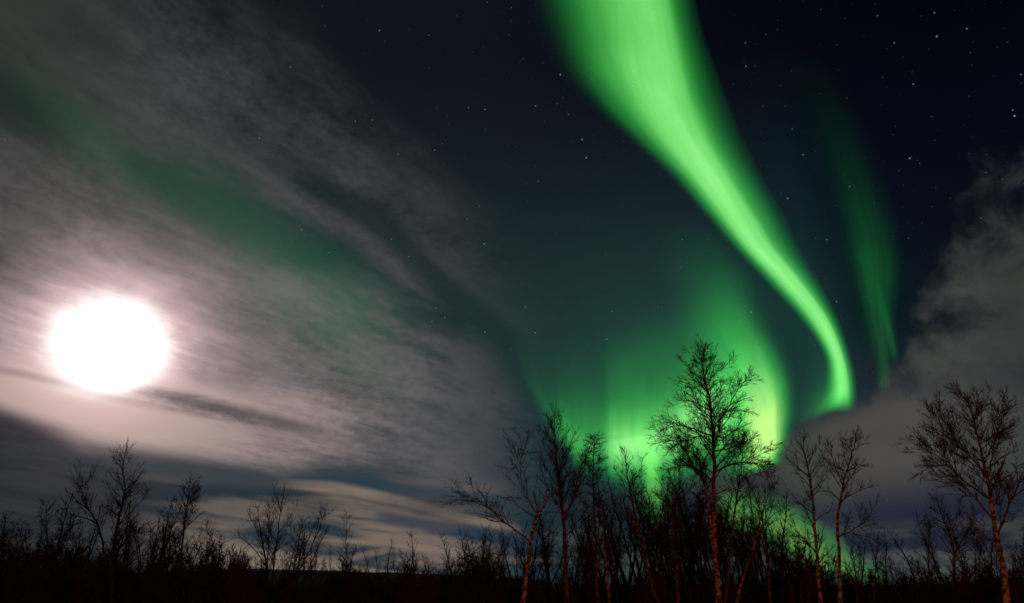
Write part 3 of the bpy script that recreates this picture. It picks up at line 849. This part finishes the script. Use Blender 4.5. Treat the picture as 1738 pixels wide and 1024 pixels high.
hero('birch_tree', 'birch with speckled reddish trunk, left of a close pair below the grey cloud', 41,
     [(1392, 1024), (1386, 940), (1381, 865), (1373, 801), (1366, 770), (1362, 739)], 0.25,
     limbs=[[(1384, 942), (1370, 920), (1352, 902), (1322, 872)], [(1374, 808), (1350, 792), (1333, 772)], [(1387, 960), (1402, 942), (1418, 924)], [(1381, 904), (1368, 866), (1348, 850)], [(1370, 785), (1385, 765), (1392, 748)], [(1378, 840), (1398, 810), (1406, 790)]],
     dens=0.95, extra=18, crown_from=0.45, ext_len=0.11, seed=11)
hero('birch_tree', 'birch with speckled trunk and dense rounded top, right of a close pair', 41,
     [(1427, 1024), (1424, 959), (1422, 884), (1429, 835), (1437, 801), (1448, 767), (1453, 734)], 0.26,
     limbs=[[(1429, 830), (1418, 790), (1406, 765), (1394, 746)], [(1431, 912), (1450, 898), (1468, 885), (1492, 850)], [(1430, 850), (1455, 835), (1478, 826)], [(1440, 795), (1432, 765), (1428, 742)], [(1448, 767), (1462, 755), (1474, 742)], [(1418, 790), (1402, 785), (1388, 786)], [(1437, 803), (1458, 790), (1482, 792)]],
     dens=1.15, extra=16, crown_from=0.5, ext_len=0.10, seed=12)
hero('birch_tree', 'large spreading birch with red lit branches at the eastern edge, against grey cloud', 34,
     [(1709, 1024), (1705, 977), (1696, 932), (1686, 884), (1679, 827), (1671, 790), (1661, 748), (1655, 715), (1660, 668)], 0.33,
     limbs=[[(1677, 852), (1637, 816), (1611, 790), (1585, 771), (1548, 752)], [(1671, 810), (1645, 775), (1611, 745), (1592, 711), (1577, 690)], [(1677, 815), (1685, 775), (1694, 734), (1712, 694)],
            [(1657, 748), (1650, 700), (1640, 680), (1626, 660)], [(1694, 912), (1716, 850), (1737, 808)], [(1611, 790), (1585, 792), (1544, 812)], [(1684, 880), (1655, 845), (1630, 818), (1605, 808)],
            [(1692, 918), (1668, 908), (1638, 880)], [(1664, 760), (1690, 735), (1702, 705), (1706, 672)], [(1655, 720), (1635, 705), (1612, 690)], [(1674, 800), (1700, 778), (1728, 765)], [(1648, 780), (1625, 772), (1600, 745)],
            [(1680, 830), (1706, 812), (1730, 790)], [(1657, 705), (1672, 680), (1680, 655)]],
     dens=1.2, extra=20, crown_from=0.48, ext_len=0.12, seed=13, droop=0.03)
hero('bare_tree', 'dark tree bending left beside the spreading birch at the eastern edge', 50,
     [(1617, 1024), (1619, 940), (1607, 895), (1596, 870), (1588, 845)], 0.24, mat=M_DULL,
     limbs=[[(1618, 940), (1640, 905), (1655, 870)], [(1612, 910), (1625, 880), (1630, 850)]], dens=1.1, extra=20, ext_len=0.15, seed=14)
hero('bare_tree', 'small upright tree with even rounded crown in the gap under the blue sky', 54,
     [(1576, 1024), (1576, 959), (1576, 910), (1577, 890)], 0.20, mat=M_DULL, dens=1.2, extra=26, ext_len=0.2, crown_from=0.25, seed=15)
hero('bare_tree', 'thin tree with knobbly top clumps, beside the low green aurora band', 50,
     [(1482, 1024), (1486, 959), (1489, 930), (1490, 908)], 0.16, mat=M_DULL, dens=1.0, extra=16, ext_len=0.14, seed=16)
hero('bare_tree', 'small thin tree right behind the close pair of birches', 52,
     [(1455, 1024), (1451, 965), (1447, 935), (1443, 915)], 0.16, mat=M_DULL, dens=1.0, extra=16, ext_len=0.16, seed=17)

# the west side, under the moon
hero('bare_tree', 'tallest tree under the moon, with many upswept forked limbs', 55,
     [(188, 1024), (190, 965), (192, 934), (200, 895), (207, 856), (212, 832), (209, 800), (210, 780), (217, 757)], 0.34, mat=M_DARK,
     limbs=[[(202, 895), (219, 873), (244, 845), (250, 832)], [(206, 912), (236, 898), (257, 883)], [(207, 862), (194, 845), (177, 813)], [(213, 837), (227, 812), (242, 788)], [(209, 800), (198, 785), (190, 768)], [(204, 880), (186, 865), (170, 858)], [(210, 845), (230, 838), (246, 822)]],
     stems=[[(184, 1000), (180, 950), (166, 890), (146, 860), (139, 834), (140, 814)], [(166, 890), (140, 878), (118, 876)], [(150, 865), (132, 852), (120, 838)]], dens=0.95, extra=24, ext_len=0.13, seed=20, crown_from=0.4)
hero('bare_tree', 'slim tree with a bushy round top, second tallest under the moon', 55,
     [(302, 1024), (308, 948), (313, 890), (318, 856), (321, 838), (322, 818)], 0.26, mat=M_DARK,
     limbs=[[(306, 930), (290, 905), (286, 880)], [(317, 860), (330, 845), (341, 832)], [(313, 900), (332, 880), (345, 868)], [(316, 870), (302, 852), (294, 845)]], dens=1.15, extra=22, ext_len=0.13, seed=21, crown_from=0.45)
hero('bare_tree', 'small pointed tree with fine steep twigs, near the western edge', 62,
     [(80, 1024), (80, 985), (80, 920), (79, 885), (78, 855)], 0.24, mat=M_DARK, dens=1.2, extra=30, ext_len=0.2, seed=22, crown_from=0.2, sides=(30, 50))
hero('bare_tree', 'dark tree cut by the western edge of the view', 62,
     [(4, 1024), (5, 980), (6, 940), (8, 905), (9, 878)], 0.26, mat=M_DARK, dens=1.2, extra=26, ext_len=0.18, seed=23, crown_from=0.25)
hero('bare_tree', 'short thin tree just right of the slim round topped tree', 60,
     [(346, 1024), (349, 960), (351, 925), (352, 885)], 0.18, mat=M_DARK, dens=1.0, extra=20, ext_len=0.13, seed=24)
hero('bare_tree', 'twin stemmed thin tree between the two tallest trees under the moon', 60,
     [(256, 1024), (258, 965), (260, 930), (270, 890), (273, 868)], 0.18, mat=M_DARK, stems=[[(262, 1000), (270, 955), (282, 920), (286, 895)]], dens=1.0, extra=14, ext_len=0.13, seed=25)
hero('bare_tree', 'many stemmed spreading tree with flat wide top, before the lit cloud bands', 58,
     [(452, 1024), (452, 962), (446, 925), (440, 890), (436, 860)], 0.26, mat=M_DARK,
     stems=[[(460, 1010), (466, 940), (474, 890), (477, 846)], [(452, 965), (430, 931), (402, 908)], [(446, 925), (430, 890), (420, 868)], [(456, 1000), (456, 920), (456, 858)]],
     limbs=[[(470, 905), (486, 890), (494, 875)], [(430, 890), (418, 885), (408, 880)]], dens=1.0, extra=14, ext_len=0.14, seed=26)
hero('bare_tree', 'V shaped tree with two fanning stems, before the lit cloud bands', 57,
     [(490, 1024), (494, 985), (502, 948), (508, 912), (513, 880)], 0.24, mat=M_DARK,
     stems=[[(498, 995), (527, 931), (545, 890), (552, 874)], [(512, 960), (530, 900), (534, 876)]], limbs=[[(505, 930), (496, 905), (494, 885)], [(527, 931), (545, 915), (558, 900)]], dens=1.05, extra=14, ext_len=0.14, seed=27)
hero('bare_tree', 'small upright tree with a clean narrow crown alone against pale cloud', 58,
     [(587, 1024), (587, 965), (587, 920), (588, 874)], 0.20, mat=M_DARK, dens=0.85, extra=24, ext_len=0.15, seed=28, crown_from=0.3, sides=(35, 60))
hero('bare_tree', 'thin pole like tree between the V shaped tree and the small upright one', 62,
     [(530, 1024), (533, 985), (537, 945), (541, 910)], 0.16, mat=M_DARK, dens=0.7, extra=10, ext_len=0.12, seed=29)
hero('bare_tree', 'dark spindly tree rising from low thicket west of the forked birch', 60,
     [(703, 1024), (702, 962), (700, 930), (698, 904)], 0.18, mat=M_DARK, dens=1.0, extra=16, ext_len=0.12, seed=30)
hero('bare_tree', 'dark bushy tree with fine fan of twigs just west of the forked birch', 52,
     [(830, 1024), (828, 975), (826, 940), (822, 905)], 0.2, mat=M_DARK, stems=[[(832, 1000), (848, 950), (856, 910)], [(826, 1000), (808, 950), (800, 912)]], dens=1.1, extra=18, ext_len=0.16, seed=31)

# ------------------------------------------------------------------ background trees and bushes: prototypes, then copies
def proto_tree(H, seed, stems=1, dens=0.9, wide=0.18, sides=(28, 55), start=0.22):
    rg = random.Random(seed)
    tb, cr = Tubes(), Tubes()
    for s in range(stems):
        lean = Vector((rg.gauss(0, 0.07 if stems == 1 else 0.22), rg.gauss(0, 0.07 if stems == 1 else 0.22), 1))
        hs = H * (1 if s == 0 else rg.uniform(0.65, 0.95))
        P = wander(Vector((rg.gauss(0, 0.12) * (s > 0), rg.gauss(0, 0.12) * (s > 0), -0.2)), lean, hs, 12, rg, 0.03, 0, 0.055)
        r0 = 0.012 * hs + 0.02
        rads = taper(len(P), r0, 0.012, 0.9)
        tb.add(P, rads, 6)
        n = int(hs * 3.2)
        for k in range(n):
            t = start + (0.97 - start) * (k + rg.random()) / n
            p, d = point_on(P, t)
            ln = H * wide * (1.1 - 0.75 * t) * rg.uniform(0.6, 1.3) + 0.3
            ph = k * 2.4 + rg.uniform(-0.7, 0.7)
            a = R(rg.uniform(*sides))
            sd = Vector((math.cos(ph) * math.sin(a), math.sin(ph) * math.sin(a), math.cos(a)))
            q = wander(p, sd, ln, 5, rg, 0.06, 0.03, 0.12)
            rb = max(0.011, min(r0 * 0.5, 0.008 + ln * 0.012))
            cr.add(q, taper(len(q), rb, 0.008), 3)
            sprout(cr, q, rb, rg, 1, dens * 1.05, 0.1, 0.5, 0.03, 0.25, 0.06, 0.0125)
    return tb.mesh('trunk', M_DARK, True), cr.mesh('crown', M_TWIG)

TREE_P = [proto_tree(8.0, 51, 1, 0.9, 0.17, (28, 55), 0.35), proto_tree(8.0, 52, 1, 0.8, 0.13, (22, 42), 0.4), proto_tree(8.0, 53, 2, 0.8, 0.17, (28, 55), 0.4), proto_tree(8.0, 54, 1, 1.0, 0.2, (40, 65), 0.38), proto_tree(8.0, 55, 3, 0.7, 0.16, (25, 50), 0.35),
          proto_tree(8.0, 56, 1, 0.6, 0.10, (25, 50), 0.5), proto_tree(8.0, 57, 2, 0.6, 0.13, (20, 45), 0.45)]
BUSH_P = [proto_tree(3.0, 61, 6, 1.2, 0.30, (25, 55), 0.08), proto_tree(3.0, 62, 8, 1.0, 0.26, (25, 50), 0.08), proto_tree(3.0, 63, 5, 1.3, 0.34, (30, 65), 0.05)]

def place(kind, protos, k, px, py_top, Y, H0, rg, label, cat, group):
    ztop = at(px, py_top, Y).z
    x = at(px, 985, Y).x
    s = max(0.25, ztop / H0)
    root = link(kind, None)
    root.location = (x, Y, ground_h(x, Y))
    root.rotation_euler = (0, 0, rg.uniform(0, 6.283))
    root.scale = (s * rg.uniform(0.9, 1.15), s * rg.uniform(0.9, 1.15), s)
    tag(root, label, cat, group)
    tm, cm = protos[k]
    link('trunk' if kind != 'bare_bush' else 'stems', tm, root)
    link('crown', cm, root)

def profile(pts, x):
    for (a, ya), (b, yb) in zip(pts, pts[1:]):
        if a <= x <= b:
            return ya + (yb - ya) * (x - a) / (b - a)
    return pts[-1][1]
TOPS = [(-40, 895), (60, 895), (120, 880), (240, 880), (330, 895), (400, 935), (480, 925), (560, 935), (640, 948), (720, 930), (790, 908), (870, 895), (930, 860), (1000, 845),
        (1100, 825), (1200, 820), (1300, 845), (1345, 915), (1400, 940), (1470, 930), (1540, 932), (1600, 900), (1660, 905), (1720, 925), (1780, 925)]
ZONES = [(-40, 400, 'small dark bare tree of the thicket under the moon', 'thicket trees under the moon', 92),
         (400, 780, 'small dark bare tree before the lit cloud bands on the horizon', 'thicket trees before the lit cloud bands', 46),
         (780, 1110, 'small dark bare tree of the thicket around the forked birch', 'thicket trees around the forked birch', 58),
         (1110, 1345, 'small dark bare tree crowded around the foot of the tallest birch', 'thicket trees around the tallest birch', 60),
         (1345, 1780, 'small dark bare tree of the thicket under the grey cloud', 'thicket trees under the grey cloud', 56)]
rg = random.Random(77)
for x0, x1, label, group, n in ZONES:
    for i in range(n):
        px = x0 + (x1 - x0) * (i + rg.uniform(0.1, 0.9)) / n
        Y = rg.uniform(56, 100)
        place('bare_tree', TREE_P, rg.randrange(7), px, min(972, profile(TOPS, px) + rg.gauss(14, 30)), Y, 8.0, rg, label, 'tree', group)
BZ = [(-40, 400, 'low dark leafless bush at the foot of the trees under the moon', 'bushes under the moon', 56),
      (400, 780, 'low dark leafless bush on the horizon below the lit cloud bands', 'bushes below the lit cloud bands', 50),
      (780, 1110, 'low dark leafless bush around the trunk of the forked birch', 'bushes around the forked birch', 34),
      (1110, 1345, 'low dark leafless bush around the trunk of the tallest birch', 'bushes around the tallest birch', 30),
      (1345, 1780, 'low dark leafless bush in the thicket under the grey cloud', 'bushes under the grey cloud', 48)]
for x0, x1, label, group, n in BZ:
    for i in range(n):
        px = x0 + (x1 - x0) * (i + rg.gauss(0.5, 1.6)) / n
        Y = rg.uniform(46, 80)
        place('bare_bush', BUSH_P, rg.randrange(3), px, min(990, (952 if px < 420 else 975) + rg.gauss(0, 20) - 34 * max(0, 1 - abs(px - 1345) / 40) - 40 * max(0, 1 - abs(px - 815) / 50)), Y, 3.0, rg, label, 'bush', group)

# the far wood that reads as one dark mass along the horizon
wood = Tubes()
rg = random.Random(5)
for i in range(620):
    px = rg.uniform(-60, 1800)
    Y = rg.uniform(105, 190)
    low_gap = 440 < px < 900
    zt = at(px, (962 if px < 420 else 990 if low_gap else 982) + rg.gauss(0, 10) + 12 * math.sin(px * 0.045) * math.sin(px * 0.017 + 1), Y).z
    x = at(px, 985, Y).x
    H = max(1.5, zt)
    P = wander(Vector((x, Y, -0.3)), Vector((rg.gauss(0, .08), rg.gauss(0, .08), 1)), H, 5, rg, 0.03, 0, 0.07)
    wood.add(P, taper(len(P), 0.07, 0.02), 3)
    for k in range(int(10 + H * 3)):
        t = rg.uniform(0.1, 0.97)
        p, d = point_on(P, t)
        sd = side_dir(d, rg, R(rg.uniform(25, 60)))
        q = wander(p, sd + Vector((0, 0, 0.2)), H * 0.24 * (1.15 - t) * rg.uniform(0.6, 1.3) + 0.4, 3, rg, 0.08, 0, 0.14)
        wood.add(q, taper(len(q), 0.028, 0.012), 3)
        for j in range(4):
            p2, d2 = point_on(q, rg.uniform(0.2, 0.95))
            q2 = wander(p2, side_dir(d2, rg, R(rg.uniform(25, 60))), rg.uniform(0.3, 0.8), 2, rg, 0.05, 0, 0.1)
            wood.add(q2, taper(len(q2), 0.018, 0.010), 3)
wo = link('woods', wood.mesh('woods', M_TWIG))
tag(wo, 'far dark leafless wood along the horizon', 'woods', None, 'stuff')

# heather and dry grass on the ground
tuft = Tubes()
rg = random.Random(9)
for i in range(5200):
    Y = 24 + 70 * rg.random() ** 1.3
    x = rg.uniform(-1, 1) * Y * 0.82
    c = Vector((x, Y, ground_h(x, Y) - 0.02))
    for k in range(4):
        q = wander(c, Vector((rg.gauss(0, .35), rg.gauss(0, .35), 1)), rg.uniform(0.2, 0.75), 2, rg, 0, 0.1, 0.12)
        tuft.add(q, taper(3, 0.010, 0.003), 3)
m, q = material('dry_heather')
M_TUFT = finish(m, q, q.mix(q.noise(q.new('ShaderNodeTexCoord').outputs['Object'], 0.8, 3), (0.012, 0.009, 0.006), (0.028, 0.021, 0.013)), 0.9)
to = link('undergrowth', tuft.mesh('undergrowth', M_TUFT))
tag(to, 'dry heather and grass on the dark ground', 'undergrowth', None, 'stuff')
